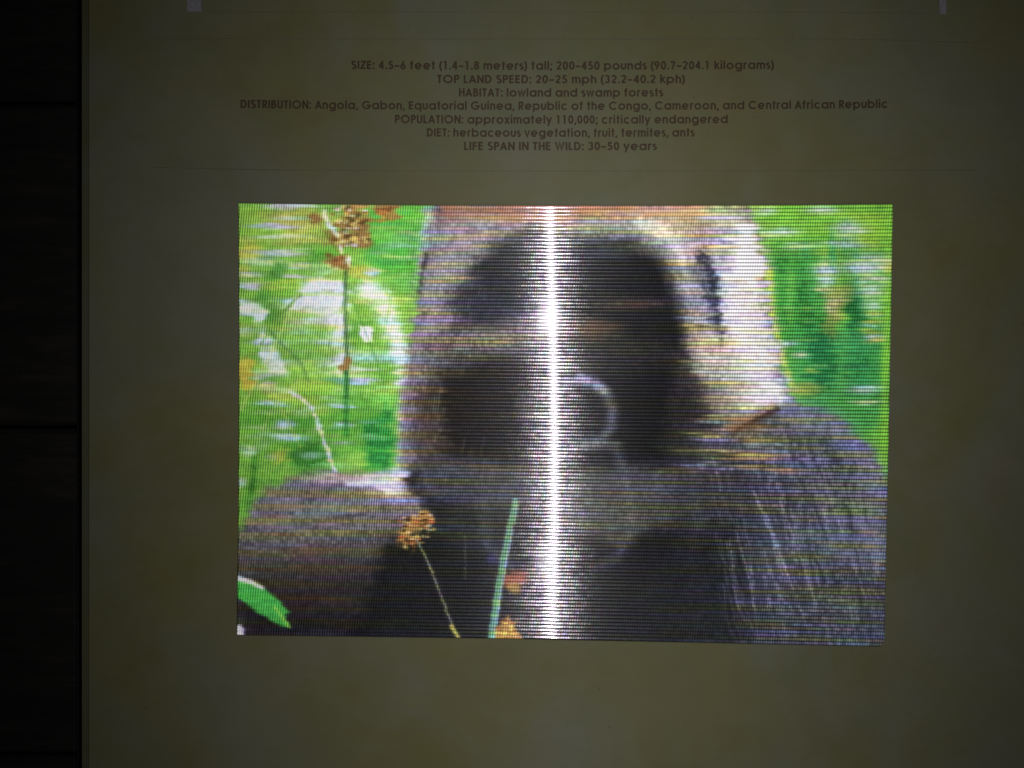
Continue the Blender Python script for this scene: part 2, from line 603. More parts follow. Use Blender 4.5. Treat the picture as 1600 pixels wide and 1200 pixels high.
strip('rule_line', [(234, 60), (500, 60.5), (900, 61), (1300, 60.5), (1420, 63), (1535, 67)], 1.3, M_rule, 0.00002,
      'thin printed line above the text')
strip('rule_line', [(232, 261.5), (400, 265), (650, 267), (1000, 267.5), (1300, 266.5), (1535, 266)], 1.3, M_rule, 0.00002,
      'thin printed line between text and picture')
strip('rule_line', [(318, 18), (700, 18.5), (1100, 18.5), (1465, 20)], 1.0, M_rule, 0.00002, 'faint line at the page top')


def bar(x0, x1, y0, y1):
    ys = np.linspace(y0, y1, 6)
    X0, Y0, Z0 = at([x0] * 6, ys, 0.00003)
    X1, Y1, Z1 = at([x1] * 6, ys, 0.00003)
    vs = [(X0[i], Y0[i], Z0[i]) for i in range(6)] + [(X1[i], Y1[i], Z1[i]) for i in range(6)]
    fs = [(i, i + 1, 7 + i, 6 + i) for i in range(5)]
    o = mesh_obj('printed_bar', vs, fs, M_bar, None)
    return sub(o)


b1 = bar(292.5, 314.5, -60, 18)
b1['label'] = 'wider pale bar'
b2 = bar(1468, 1478.5, -60, 22)
b2['label'] = 'narrower pale bar'

# ------------------------------------------------------------------ the ridged picture
NR = 122          # moulded ridges
SEG = 8           # mesh rows per ridge
NX = 512


def edge_top(u):
    return np.interp(u, [0, 0.1, 0.3, 0.6, 0.85, 1], [317.5, 319, 321, 321.3, 320.5, 319])


def edge_bot(u):
    return np.interp(u, [0, 0.2, 0.38, 0.7, 1], [992, 994.5, 997, 1003.5, 1010])


def edge_left(v):
    return np.interp(v, [0, 0.3, 0.7, 1], [373, 374.2, 373.2, 370.5])


def edge_right(v):
    return np.interp(v, [0, 0.3, 0.6, 1], [1394.5, 1391, 1387, 1381.5])


def grid(nu, nv):
    U, V = np.meshgrid(np.linspace(0, 1, nu), np.linspace(0, 1, nv))
    PX = edge_left(V) + U * (edge_right(V) - edge_left(V))
    PY = edge_top(U) + V * (edge_bot(U) - edge_top(U))
    return U, V, PX, PY


def vnoise(x, y, seed):
    """smooth value noise, about -1..1"""
    r = np.random.RandomState(seed)
    t = r.rand(256, 256) * 2 - 1
    xi = np.floor(x).astype(int)
    yi = np.floor(y).astype(int)
    fx = x - xi
    fy = y - yi
    fx = fx * fx * (3 - 2 * fx)
    fy = fy * fy * (3 - 2 * fy)
    a = t[yi % 256, xi % 256]
    b = t[yi % 256, (xi + 1) % 256]
    c = t[(yi + 1) % 256, xi % 256]
    d = t[(yi + 1) % 256, (xi + 1) % 256]
    return (a * (1 - fx) + b * fx) * (1 - fy) + (c * (1 - fx) + d * fx) * fy


def sstep(a, b, x):
    t = np.clip((x - a) / (b - a), 0, 1)
    return t * t * (3 - 2 * t)


def lin(c):
    c = np.asarray(c, float) / 255
    return np.where(c <= 0.04045, c / 12.92, ((c + 0.055) / 1.055) ** 2.4)


class Painter:
    def __init__(self, X, Y, base):
        self.X, self.Y = X, Y
        self.I = np.ones(X.shape + (3,)) * np.array(base, float)

    def lay(self, m, col, a=1.0):
        m = np.clip(m * a, 0, 1)[..., None]
        self.I = self.I * (1 - m) + np.array(col, float) * m

    def blob(self, cx, cy, rx, ry, col, a=1.0, soft=0.5, rot=0.0, rag=0.0):
        c, s = math.cos(math.radians(rot)), math.sin(math.radians(rot))
        k = min(1.0, max(rx, 6) / 26)
        dx, dy = self.X + k * (self.XS - self.X) - cx, self.Y + k * (self.YS - self.Y) - cy
        p = (dx * c + dy * s) / rx
        q = (-dx * s + dy * c) / ry
        r = np.sqrt(p * p + q * q)
        if rag:
            r = r + rag * vnoise(self.X / 14 + cx, self.Y / 8 + cy, 3)
        self.lay(1 - sstep(1 - soft, 1 + soft, r), col, a)

    def sdf(self, pts, k=0.25):
        X, Y = self.X + k * (self.XS - self.X), self.Y
        d = np.full(X.shape, 1e9)
        ins = np.zeros(X.shape, bool)
        n = len(pts)
        for i in range(n):
            x0, y0 = pts[i]
            x1, y1 = pts[(i + 1) % n]
            ex, ey = x1 - x0, y1 - y0
            t = np.clip(((X - x0) * ex + (Y - y0) * ey) / (ex * ex + ey * ey + 1e-9), 0, 1)
            d = np.minimum(d, (X - x0 - t * ex) ** 2 + (Y - y0 - t * ey) ** 2)
            if y0 != y1:
                cr = ((y0 > Y) != (y1 > Y)) & (X < (x1 - x0) * (Y - y0) / (y1 - y0) + x0)
                ins ^= cr
        d = np.sqrt(d)
        return np.where(ins, -d, d)

    def poly(self, pts, col, a=1.0, soft=5.0, rag=0.0):
        d = self.sdf(pts, min(0.7, 0.12 + soft * 0.035))
        if rag:
            d = d + rag * vnoise(self.X / 16, self.Y / 7, 11)
        self.lay(1 - sstep(-soft, soft, d), col, a)

    def line(self, pts, w, col, a=1.0, soft=1.5, w1=None, rag=0.0):
        X, Y = self.XL, self.Y
        best = np.full(X.shape, 1e9)
        n = len(pts) - 1
        w1 = w if w1 is None else w1
        for i in range(n):
            x0, y0 = pts[i]
            x1, y1 = pts[i + 1]
            ex, ey = x1 - x0, y1 - y0
            t = np.clip(((X - x0) * ex + (Y - y0) * ey) / (ex * ex + ey * ey + 1e-9), 0, 1)
            d = np.sqrt((X - x0 - t * ex) ** 2 + (Y - y0 - t * ey) ** 2)
            ww = w + (w1 - w) * (i + t) / n
            best = np.minimum(best, d - ww / 2)
        if rag:
            best = best + rag * vnoise(X / 7, Y / 5, 5)
        self.lay(1 - sstep(-soft, soft, best), col, a)

    def spray(self, x0, x1, y0, y1, n, rx, ry, cols, a=0.6, seed=1, soft=0.7):
        r = np.random.RandomState(seed)
        for _ in range(n):
            k = 0.6 + 0.8 * r.rand()
            self.blob(x0 + (x1 - x0) * r.rand(), y0 + (y1 - y0) * r.rand(), rx * k, ry * (0.6 + 0.8 * r.rand()),
                      cols[r.randint(len(cols))], a * (0.5 + 0.5 * r.rand()), soft)


PNY = NR * 2
U, V, PX, PY = grid(NX, PNY)
row = np.floor(V * NR * 0.9999)
# the ridges smear the print sideways, each a little differently
jx = 9 * vnoise(PX / 120, row * 1.3, 21) + 6 * vnoise(PX / 40, row * 2.7 + 9, 22)
jy = 3.0 * vnoise(PX / 30, row * 0.7, 23)
P = Painter(PX, PY, (112, 184, 56))
P.XS, P.YS = PX + jx, PY + jy          # smeared coordinates for soft patches
P.XL = PX + 0.10 * jx                  # nearly true ones for stems and outlines

GR = (122, 188, 52)
YG = (168, 208, 66)
DG = (72, 152, 52)
LV = (176, 188, 214)
WH = (222, 226, 236)
OR = (186, 122, 34)
# ---------- left foliage
P.spray(373, 690, 320, 760, 90, 34, 9, [GR, YG, DG, (110, 190, 60), (70, 160, 40)], 0.75, 5)
P.poly([(373, 318), (420, 318), (418, 380), (400, 420), (373, 400)], GR, 0.85, 10)
P.blob(465, 340, 48, 14, (190, 182, 84), 0.8, 0.7)
P.blob(470, 372, 46, 10, (180, 180, 80), 0.65, 0.7)
P.blob(388, 395, 20, 16, (186, 190, 60), 0.7, 0.5)
P.blob(378, 424, 14, 10, (180, 184, 56), 0.6, 0.5)
for (x, y, rx_, ry_) in [(445, 322, 46, 4), (430, 353, 34, 4), (465, 340, 40, 3), (440, 368, 44, 3), (440, 393, 46, 5), (410, 409, 32, 6),
                         (470, 414, 30, 4), (385, 428, 22, 5), (395, 447, 26, 5), (455, 430, 24, 4)]:
    P.blob(x, y, rx_, ry_, (186, 190, 206), 0.75, 0.6)
P.poly([(430, 408), (448, 414), (438, 445), (420, 470), (398, 470), (414, 440)], DG, 0.9, 7)
P.blob(505, 405, 22, 14, (58, 158, 40), 0.7)
P.blob(455, 450, 40, 14, (120, 196, 40), 0.6)
P.poly([(470, 448), (500, 430), (540, 440), (542, 470), (500, 480), (474, 470)], WH, 0.75, 9, 4)
P.poly([(516, 440), (541, 440), (541, 600), (528, 600), (522, 540), (506, 500), (450, 488), (450, 470)], (206, 212, 226), 0.8, 9, 5)
P.poly([(448, 470), (545, 462), (545, 560), (500, 560), (452, 520)], (198, 206, 214), 0.6, 12, 5)
for (x, y, rx_, ry_) in [(470, 492, 30, 7), (500, 512, 22, 6), (478, 530, 30, 8), (486, 552, 34, 9), (468, 572, 26, 8), (500, 584, 30, 8)]:
    P.blob(x, y, rx_, ry_, (140, 200, 62), 0.75, 0.5)
P.spray(420, 545, 440, 590, 30, 26, 4, [LV, (190, 200, 214), (110, 190, 60), YG], 0.6, 15)
P.poly([(373, 468), (398, 472), (420, 486), (412, 506), (398, 506), (394, 492), (373, 490)], (208, 212, 222), 0.85, 5, 3)
P.poly([(412, 515), (424, 530), (440, 560), (452, 585), (420, 585), (402, 555), (402, 530)], (198, 206, 222), 0.8, 6, 3)
P.poly([(575, 436), (604, 448), (622, 490), (640, 540), (636, 612), (616, 600), (612, 548), (590, 490), (556, 452)], WH, 0.78, 11, 4)
P.poly([(562, 508), (583, 511), (582, 534), (570, 535), (563, 524)], WH, 0.95, 3)
P.poly([(548, 548), (640, 548), (640, 566), (548, 566)], (180, 205, 220), 0.6, 8)
P.poly([(575, 325), (670, 325), (655, 440), (600, 440), (572, 400)], (64, 172, 46), 0.85, 12)
P.blob(640, 335, 30, 14, (96, 196, 40), 0.6)
P.blob(605, 400, 34, 16, (56, 168, 66), 0.6)
P.spray(580, 668, 325, 440, 26, 22, 2.6, [LV, (170, 200, 80), (40, 160, 90), (110, 190, 70)], 0.5, 95, 1.0)
P.blob(565, 425, 24, 9, (176, 186, 60), 0.6)
P.blob(582, 424, 12, 6, LV, 0.8)
P.blob(640, 440, 22, 12, (90, 190, 80), 0.5)
P.blob(600, 470, 50, 5, (170, 206, 80), 0.6)
P.poly([(662, 322), (690, 322), (672, 400), (662, 424), (652, 424)], (156, 176, 190), 0.75, 6)
P.blob(475, 545, 34, 30, (96, 186, 50), 0.55, 0.6)
P.blob(540, 590, 40, 12, LV, 0.55)
P.blob(600, 640, 40, 26, (96, 196, 70), 0.7)
P.blob(500, 600, 40, 20, (116, 192, 44), 0.7)
P.blob(430, 690, 44, 30, (80, 166, 40), 0.75)
P.blob(400, 650, 30, 30, (86, 176, 40), 0.7)
P.poly([(500, 625), (560, 610), (600, 640), (575, 700), (540, 705), (520, 670)], (70, 160, 44), 0.7, 10)
P.poly([(568, 660), (612, 640), (618, 690), (604, 735), (572, 735)], (20, 140, 52), 0.9, 9, 3)
P.blob(490, 710, 42, 24, (38, 126, 40), 0.85, 0.6)
P.blob(470, 670, 36, 20, (60, 148, 36), 0.6)
P.blob(383, 582, 14, 24, (196, 166, 32), 0.8, 0.5, 0, 0.3)
P.blob(416, 604, 18, 8, (186, 160, 130), 0.75, 0.5)
P.blob(410, 585, 14, 8, (200, 200, 206), 0.5, 0.5)
for (x, y, rx_, ry_) in [(418, 630, 26, 4), (446, 665, 16, 8), (454, 684, 26, 6), (536, 666, 16, 5), (530, 634, 24, 4), (546, 595, 30, 4), (560, 576, 26, 4)]:
    P.blob(x, y, rx_, ry_, LV, 0.75, 0.6)
P.spray(520, 640, 560, 730, 18, 22, 4, [(150, 200, 190), (110, 200, 60), (60, 160, 50)], 0.55, 25)
P.blob(630, 650, 12, 10, (220, 235, 190), 0.8, 0.6)
P.poly([(626, 590), (642, 590), (634, 745), (612, 745), (622, 690)], (188, 196, 214), 0.65, 6)
P.blob(392, 706, 13, 9, WH, 0.85, 0.4, 0, 0.3)
P.blob(378, 755, 9, 9, WH, 0.85, 0.4)
P.blob(383, 700, 14, 6, LV, 0.6)
P.poly([(373, 690), (440, 700), (460, 740), (400, 800), (373, 850)], (96, 180, 44), 0.5, 10)
P.line([(397, 716), (396, 760), (386, 800)], 8, (44, 130, 30), 0.7, 4)
P.blob(440, 715, 14, 12, (196, 190, 50), 0.5, 0.7)
P.blob(382, 830, 9, 30, (96, 190, 30), 0.6, 0.6)
P.spray(380, 545, 400, 720, 46, 15, 4, [LV, (206, 212, 222), (196, 204, 200)], 0.45, 17, 1.0)
P.spray(373, 545, 330, 720, 30, 13, 5, [(176, 196, 70), (190, 186, 80), (96, 170, 50)], 0.35, 18, 1.0)
# stems
P.line([(420, 515), (448, 546), (470, 566), (482, 596)], 4.5, (80, 130, 66), 0.6, 2.4)
P.line([(424, 505), (446, 484), (470, 460)], 4, (88, 150, 50), 0.6, 2)
P.line([(452, 612), (474, 624), (488, 640), (497, 662), (508, 694), (519, 724), (526, 748)], 5, (196, 198, 198), 0.85, 2.0, 7, 2.4)
P.line([(541, 402), (540, 480), (542, 560), (542, 620)], 5.5, (58, 104, 44), 0.85, 2.4)
P.line([(541, 560), (541, 680)], 7, (28, 128, 44), 0.75, 3)
P.line([(378, 560), (402, 600), (440, 640), (470, 700)], 3, (150, 190, 70), 0.6, 2)
P.line([(460, 470), (424, 512), (400, 552)], 3.5, (110, 176, 60), 0.7, 2)
P.line([(590, 430), (610, 470), (600, 520)], 3, (120, 190, 60), 0.5, 2)
P.line([(570, 620), (590, 560), (618, 500)], 3, (150, 206, 90), 0.5, 2)
P.line([(430, 740), (470, 690), (486, 650)], 5, (66, 150, 46), 0.6, 3)
P.line([(600, 735), (590, 680), (604, 630)], 5, (30, 150, 60), 0.5, 3)
P.line([(374, 800), (400, 740), (404, 690)], 5, (60, 150, 40), 0.5, 3)
P.line([(376, 640), (420, 560), (470, 452)], 2.6, (196, 214, 120), 0.6, 1.6)
P.line([(400, 700), (424, 640), (470, 590)], 2.4, (180, 206, 110), 0.5, 1.6)
P.line([(552, 470), (580, 540), (600, 600)], 2.6, (60, 140, 50), 0.55, 1.8)
P.line([(500, 590), (520, 520), (548, 440)], 2.2, (110, 170, 70), 0.45, 1.6)
# brown seed heads
for (x, y, rx_, ry_) in [(494, 343, 9, 8), (556, 334, 20, 14), (548, 352, 22, 14), (536, 372, 24, 10), (556, 378, 20, 9), (606, 332, 13, 10),
                         (596, 322, 16, 5), (525, 408, 14, 9), (538, 414, 10, 8), (566, 362, 10, 16), (541, 566, 6, 8), (536, 574, 7, 4)]:
    P.blob(x, y, rx_, ry_, (150, 110, 50), 0.9, 0.4, 0, 0.6)
P.spray(518, 576, 320, 384, 110, 4, 2.6, [(190, 150, 60), (96, 64, 26), (206, 190, 96), (140, 96, 36), (200, 196, 180), (80, 74, 30)], 0.9, 33, 0.4)
P.spray(512, 548, 396, 420, 16, 5, 3, [(176, 120, 60), (130, 80, 30), (206, 200, 150)], 0.9, 34, 0.4)
P.spray(592, 618, 320, 344, 10, 5, 3, [(190, 120, 40), (130, 80, 20)], 0.9, 35, 0.4)
P.line([(507, 330), (514, 352), (528, 368)], 6, (220, 220, 226), 0.8, 2.5, None, 2)
P.line([(532, 385), (534, 394)], 5, (226, 230, 232), 0.8, 2)
P.line([(546, 402), (545, 416)], 5, (216, 222, 200), 0.8, 2)
P.line([(500, 350), (546, 420)], 2, (110, 80, 20), 0.5, 1.5)

# ---------- right foliage
P.poly([(1150, 318), (1400, 318), (1400, 780), (1220, 660)], (92, 182, 52), 1, 6)
P.spray(1170, 1394, 320, 700, 60, 30, 8, [GR, YG, DG, (60, 170, 50), (100, 190, 40)], 0.7, 45)
P.poly([(1172, 322), (1394, 322), (1394, 372), (1190, 372)], (118, 200, 36), 0.55, 14)
P.poly([(1212, 385), (1275, 380), (1284, 440), (1290, 520), (1280, 600), (1234, 600), (1216, 520), (1205, 430)], (44, 148, 56), 0.8, 18, 6)
P.spray(1205, 1392, 380, 690, 60, 7, 34, [(90, 190, 70), (24, 128, 60), (120, 200, 70), (40, 160, 90)], 0.45, 147)
P.poly([(1235, 520), (1390, 500), (1394, 650), (1330, 690), (1250, 630)], (52, 156, 78), 0.7, 18)
P.blob(1285, 560, 22, 60, (14, 122, 66), 0.75, 0.6)
P.blob(1335, 480, 16, 40, (18, 122, 64), 0.75, 0.5, -12)
P.blob(1345, 570, 26, 40, (26, 136, 74), 0.6, 0.6)
P.blob(1360, 360, 30, 30, (136, 206, 30), 0.6, 0.6)
P.line([(1202, 420), (1206, 490), (1222, 560), (1236, 600)], 10, (182, 210, 50), 0.8, 5)
P.line([(1388, 322), (1386, 500), (1380, 720)], 14, (120, 206, 40), 0.75, 7)
P.blob(1388, 415, 14, 10, (206, 206, 60), 0.7)
for (x, y, rx_, ry_) in [(1285, 327, 24, 5), (1215, 362, 26, 6), (1330, 358, 22, 10), (1325, 382, 28, 5), (1290, 420, 18, 10), (1292, 438, 12, 10), (1360, 408, 30, 9),
                         (1365, 438, 22, 5), (1288, 452, 14, 3), (1350, 420, 26, 10), (1360, 452, 18, 10), (1364, 476, 14, 6), (1250, 384, 26, 3), (1362, 492, 14, 3), (1365, 508, 14, 3), (1364, 526, 14, 3),
                         (1196, 330, 14, 5), (1230, 536, 14, 3), (1248, 554, 12, 3), (1354, 608, 22, 4), (1350, 628, 20, 3), (1225, 590, 12, 5)]:
    P.blob(x, y, rx_ * 1.05, ry_ * 1.25, (190, 208, 214), 0.7, 0.9)
P.poly([(1278, 448), (1300, 448), (1330, 440), (1338, 452), (1322, 480), (1306, 500), (1292, 502), (1290, 470)], (176, 170, 84), 0.6, 10, 4)
P.poly([(1290, 466), (1314, 466), (1304, 498), (1293, 494)], (196, 182, 150), 0.6, 9)
P.blob(1298, 512, 12, 20, (120, 140, 60), 0.6)
P.spray(1352, 1390, 440, 560, 10, 14, 3, [(190, 200, 60), (196, 170, 90), (70, 160, 50)], 0.7, 48)
P.spray(1215, 1280, 470, 640, 18, 14, 3, [(150, 190, 60), (24, 140, 60), (110, 180, 90)], 0.5, 49)
P.blob(1262, 608, 30, 10, (150, 150, 60), 0.6)

# ---------- head
head = [(682, 312), (670, 372), (662, 404), (658, 440), (650, 490), (644, 540), (636, 600), (630, 660), (628, 745), (628, 1020), (1240, 1020),
        (1250, 640), (1232, 606), (1216, 560), (1204, 500), (1197, 430), (1184, 360), (1168, 312)]
P.poly(head, (96, 94, 108), 1, 5, 4)
# brown brow of the crown
P.poly([(684, 312), (1110, 312), (1096, 350), (1040, 352), (900, 356), (800, 366), (720, 362), (682, 350)], (138, 104, 86), 0.85, 16, 8)
P.poly([(690, 318), (1000, 318), (960, 340), (880, 346), (760, 340), (700, 340)], (158, 98, 62), 0.85, 9, 6)
P.blob(985, 332, 60, 8, (176, 132, 60), 0.75, 0.6)
P.blob(1030, 325, 40, 6, (190, 120, 110), 0.6, 0.6)
P.spray(690, 1100, 322, 362, 40, 40, 2.6, [(120, 104, 112), (176, 112, 60), (150, 120, 70), (110, 80, 70), (170, 150, 140)], 0.7, 93)
P.blob(735, 350, 50, 9, (140, 112, 110), 0.6)
P.blob(960, 358, 70, 16, (144, 146, 160), 0.65, 0.6)
# fur on the left of the face
P.poly([(670, 346), (820, 352), (760, 420), (720, 520), (650, 580), (652, 470)], (136, 132, 136), 0.85, 20, 10)
P.line([(666, 398), (663, 412), (658, 428), (656, 460)], 8, (44, 46, 54), 0.7, 4, 4)
P.poly([(650, 560), (720, 500), (860, 500), (870, 760), (634, 760)], (62, 57, 55), 0.85, 24)
# dark hollow above the left eye and the lighter brow under it
P.blob(792, 436, 66, 54, (24, 28, 34), 0.95, 0.5, -30, 0.12)
P.blob(838, 400, 54, 46, (34, 38, 44), 0.75, 0.5)
P.blob(745, 478, 44, 30, (36, 38, 46), 0.75, 0.6)
P.poly([(644, 560), (700, 516), (780, 508), (860, 498), (860, 540), (780, 548), (700, 566), (640, 620)], (112, 106, 106), 0.75, 14, 7)
P.blob(760, 532, 80, 12, (126, 112, 96), 0.5, 0.8)
# dark cheek, and the muzzle that starts below it
P.poly([(694, 586), (760, 566), (850, 566), (862, 720), (790, 728), (700, 716), (676, 650)], (22, 19, 18), 0.93, 20, 6)
P.line([(652, 540), (642, 590), (636, 650), (634, 740)], 22, (122, 116, 116), 0.75, 14)
P.blob(672, 660, 22, 60, (84, 70, 58), 0.6, 0.7)
P.poly([(640, 738), (870, 724), (870, 1020), (590, 1020), (600, 850)], (28, 29, 33), 0.97, 16, 5)
P.poly([(650, 726), (860, 722), (860, 790), (760, 800), (660, 780)], (82, 86, 92), 0.7, 16, 6)
P.blob(700, 830, 70, 24, (50, 54, 56), 0.6, 0.7)
P.blob(775, 850, 30, 50, (52, 60, 62), 0.5, 0.7)
# dark right of the streak
P.poly([(868, 396), (910, 372), (990, 366), (1040, 390), (1062, 440), (1080, 520), (1096, 600), (1100, 700), (1060, 1020), (860, 1020)], (16, 17, 20), 0.98, 26, 7)
P.blob(975, 390, 64, 12, (52, 60, 76), 0.65, 0.7)
P.blob(985, 474, 60, 10, (76, 62, 54), 0.7, 0.7)
P.blob(915, 515, 50, 16, (110, 80, 44), 0.7, 0.7)
P.poly([(880, 540), (960, 520), (1060, 540), (1080, 570), (960, 580), (880, 590)], (44, 42, 44), 0.6, 16, 6)
P.blob(1020, 650, 50, 70, (10, 10, 12), 0.85, 0.5)
# nostril and the rounded muzzle
P.line([(884, 596), (908, 592), (930, 600), (948, 616), (957, 640), (955, 664), (944, 684), (924, 694), (890, 694)], 15, (100, 104, 110), 0.8, 10)
P.line([(905, 591), (926, 597), (944, 610)], 13, (150, 152, 160), 0.7, 8)
P.blob(914, 644, 24, 28, (8, 8, 10), 0.95, 0.4)
P.blob(930, 696, 36, 10, (100, 102, 126), 0.65, 0.6)
P.blob(826, 640, 16, 30, (84, 84, 96), 0.5, 0.7)
P.line([(962, 700), (976, 740), (986, 790), (984, 838), (964, 872), (930, 892)], 15, (96, 100, 108), 0.55, 10)
P.line([(770, 730), (752, 790), (760, 850), (800, 890)], 14, (84, 88, 94), 0.5, 10)
P.blob(915, 800, 40, 50, (70, 74, 78), 0.5, 0.7)
P.poly([(880, 734), (1120, 726), (1100, 810), (960, 850), (880, 820)], (98, 102, 98), 0.65, 18, 6)
P.blob(940, 930, 90, 50, (22, 24, 28), 0.7, 0.6)
P.blob(805, 905, 24, 12, (170, 84, 50), 0.85, 0.5)
P.blob(806, 920, 12, 9, (176, 136, 40), 0.75, 0.5)
P.blob(767, 872, 9, 8, (60, 60, 130), 0.7, 0.6)

# pale fur right of the face
P.poly([(990, 340), (1080, 330), (1170, 318), (1186, 362), (1198, 430), (1205, 500), (1218, 560), (1234, 606), (1236, 632), (1190, 640), (1150, 662), (1120, 640),
        (1100, 560), (1084, 480), (1062, 410), (1030, 376)], (162, 159, 158), 0.92, 20, 10)
P.line([(930, 352), (1000, 362), (1046, 396), (1068, 446), (1082, 500), (1096, 570)], 30, (158, 156, 140), 0.55, 18)
P.line([(1000, 346), (1050, 372), (1076, 420)], 18, (206, 206, 200), 0.6, 10)
P.blob(1092, 356, 26, 34, (160, 136, 126), 0.75, 0.6)
P.blob(1066, 334, 40, 10, (186, 152, 90), 0.7, 0.6)
P.blob(1128, 340, 34, 14, (186, 180, 178), 0.7, 0.6)
P.poly([(1118, 420), (1190, 400), (1200, 500), (1216, 570), (1236, 630), (1180, 640), (1142, 600), (1136, 540), (1130, 480)], (204, 201, 202), 0.92, 18, 8)
P.spray(1070, 1200, 350, 640, 60, 16, 3, [(206, 200, 160), (200, 186, 190), (240, 238, 244)], 0.6, 91)
P.poly([(1150, 350), (1178, 346), (1194, 430), (1150, 430)], (222, 222, 232), 0.8, 10, 4)
P.blob(1090, 430, 20, 40, (140, 134, 130), 0.55, 0.6)
P.line([(1096, 402), (1108, 420), (1114, 446), (1120, 482), (1127, 530)], 15, (40, 42, 54), 0.85, 7, 9, 8)
P.blob(1090, 420, 16, 8, (90, 84, 80), 0.7, 0.6)
P.spray(1088, 1132, 400, 530, 16, 12, 2.2, [(150, 146, 150), (30, 30, 40), (110, 110, 140), (60, 56, 50)], 0.7, 92, 0.5)
P.line([(1098, 436), (1112, 480), (1118, 516)], 16, (60, 60, 76), 0.6, 7, 10, 3)
P.poly([(1078, 520), (1140, 530), (1176, 600), (1172, 650), (1110, 690), (1080, 600)], (176, 170, 128), 0.6, 22, 8)
P.poly([(1060, 560), (1120, 600), (1160, 660), (1120, 740), (1050, 740)], (90, 82, 70), 0.6, 28)
P.poly([(1070, 560), (1094, 600), (1120, 690), (1060, 740), (1030, 700)], (34, 33, 34), 0.75, 20)
# ---------- right shoulder
P.poly([(1090, 700), (1140, 668), (1190, 642), (1240, 632), (1290, 642), (1330, 668), (1362, 704), (1376, 740), (1400, 770), (1400, 1020), (1080, 1020)],
       (84, 87, 96), 0.97, 8, 5)
P.poly([(1076, 690), (1180, 700), (1160, 800), (1100, 900), (1050, 830)], (52, 52, 56), 0.7, 28)
P.poly([(1030, 860), (1150, 820), (1180, 900), (1190, 1020), (960, 1020)], (28, 30, 34), 0.9, 30, 6)
P.poly([(1140, 790), (1240, 800), (1200, 880), (1120, 880)], (64, 66, 66), 0.5, 26)
P.poly([(1330, 690), (1394, 760), (1394, 900), (1350, 880)], (140, 144, 178), 0.5, 26)
P.line([(1240, 648), (1300, 664), (1350, 716), (1376, 760)], 34, (138, 140, 176), 0.6, 22)
P.poly([(1230, 700), (1394, 760), (1394, 900), (1280, 880)], (104, 108, 122), 0.5, 30)
P.poly([(1160, 900), (1394, 900), (1394, 1020), (1160, 1020)], (78, 84, 98), 0.55, 26)
P.line([(1138, 668), (1160, 660), (1190, 645), (1208, 634)], 9, (170, 118, 60), 0.6, 8, 4)
P.spray(1080, 1230, 640, 740, 46, 26, 2.8, [(176, 166, 96), (170, 120, 70), (150, 150, 130), (120, 124, 150)], 0.6, 94)
P.line([(1145, 676), (1190, 652), (1215, 640)], 7, (70, 46, 34), 0.8, 4)
P.blob(1165, 670, 30, 12, (140, 96, 50), 0.5, 0.6)
P.line([(1236, 800), (1254, 840), (1264, 900), (1274, 960)], 2, (150, 154, 172), 0.45, 3, 0.8)
for k in range(210):
    r = np.random.RandomState(900 + k)
    x = 1110 + 270 * r.rand()
    y = 668 + 290 * r.rand()
    l = 40 + 80 * r.rand()
    sl = 0.10 + 0.30 * r.rand()
    P.line([(x, y), (x + sl * l * 0.35, y + l * 0.5), (x + sl * l, y + l)], 1.6, (172, 174, 188) if r.rand() > 0.5 else (24, 25, 30),
           0.16 + 0.30 * r.rand(), 1.8, 0.6, 0.4)
for (x0, y0, x1, y1) in [(1196, 800, 1262, 985), (1222, 790, 1276, 950), (1150, 830, 1180, 960), (1290, 760, 1350, 930), (1330, 780, 1372, 900), (1178, 770, 1230, 900)]:
    P.line([(x0, y0), (x0 * 0.6 + x1 * 0.4 + 6, (y0 + y1) / 2), (x1, y1)], 2.6, (176, 178, 190), 0.55, 2.2, 1, 1.0)
for k in range(150):
    r = np.random.RandomState(2900 + k)
    x = 380 + 250 * r.rand()
    y = 750 + 190 * r.rand()
    l = 14 + 26 * r.rand()
    P.line([(x, y), (x - 0.35 * l, y + l)], 1.2, (160, 156, 160) if r.rand() > 0.5 else (36, 33, 33), 0.18 + 0.2 * r.rand(), 1.6, 0.6)
for k in range(170):
    r = np.random.RandomState(3900 + k)
    x = 640 + 120 * r.rand() ** 1.5
    y = 345 + 400 * r.rand()
    l = 10 + 22 * r.rand()
    P.line([(x, y), (x - 0.15 * l, y + l)], 1.2, (170, 166, 168) if r.rand() > 0.45 else (34, 33, 36), 0.2 + 0.25 * r.rand(), 1.6, 0.6)

# ---------- left shoulder
P.poly([(366, 846), (384, 812), (398, 786), (424, 762), (470, 744), (540, 736), (632, 744), (668, 800), (640, 900), (600, 1020), (366, 1020)],
       (114, 109, 107), 0.98, 9, 5)
P.poly([(366, 860), (640, 850), (640, 900), (600, 1020), (366, 1020)], (70, 62, 60), 0.85, 60)
P.poly([(366, 930), (560, 900), (600, 1020), (366, 1020)], (34, 32, 34), 0.9, 40)
P.poly([(600, 850), (660, 830), (760, 870), (760, 1020), (540, 1020), (570, 920)], (20, 22, 24), 0.95, 20, 6)
P.poly([(572, 742), (634, 738), (636, 772), (612, 782), (582, 766), (540, 758)], (198, 198, 212), 0.9, 10, 6)
P.blob(540, 748, 60, 8, (176, 176, 204), 0.65, 0.6)
P.blob(625, 784, 40, 6, (150, 144, 190), 0.6, 0.6)
P.blob(540, 808, 22, 4, (40, 32, 26), 0.35, 0.6)
P.blob(480, 880, 90, 26, (92, 74, 56), 0.4, 0.9)
P.blob(470, 935, 90, 20, (76, 52, 42), 0.35, 0.9)
# right lower hair dots
P.line([(727, 838), (727, 905)], 2.2, (140, 140, 140), 0.5, 1.5)
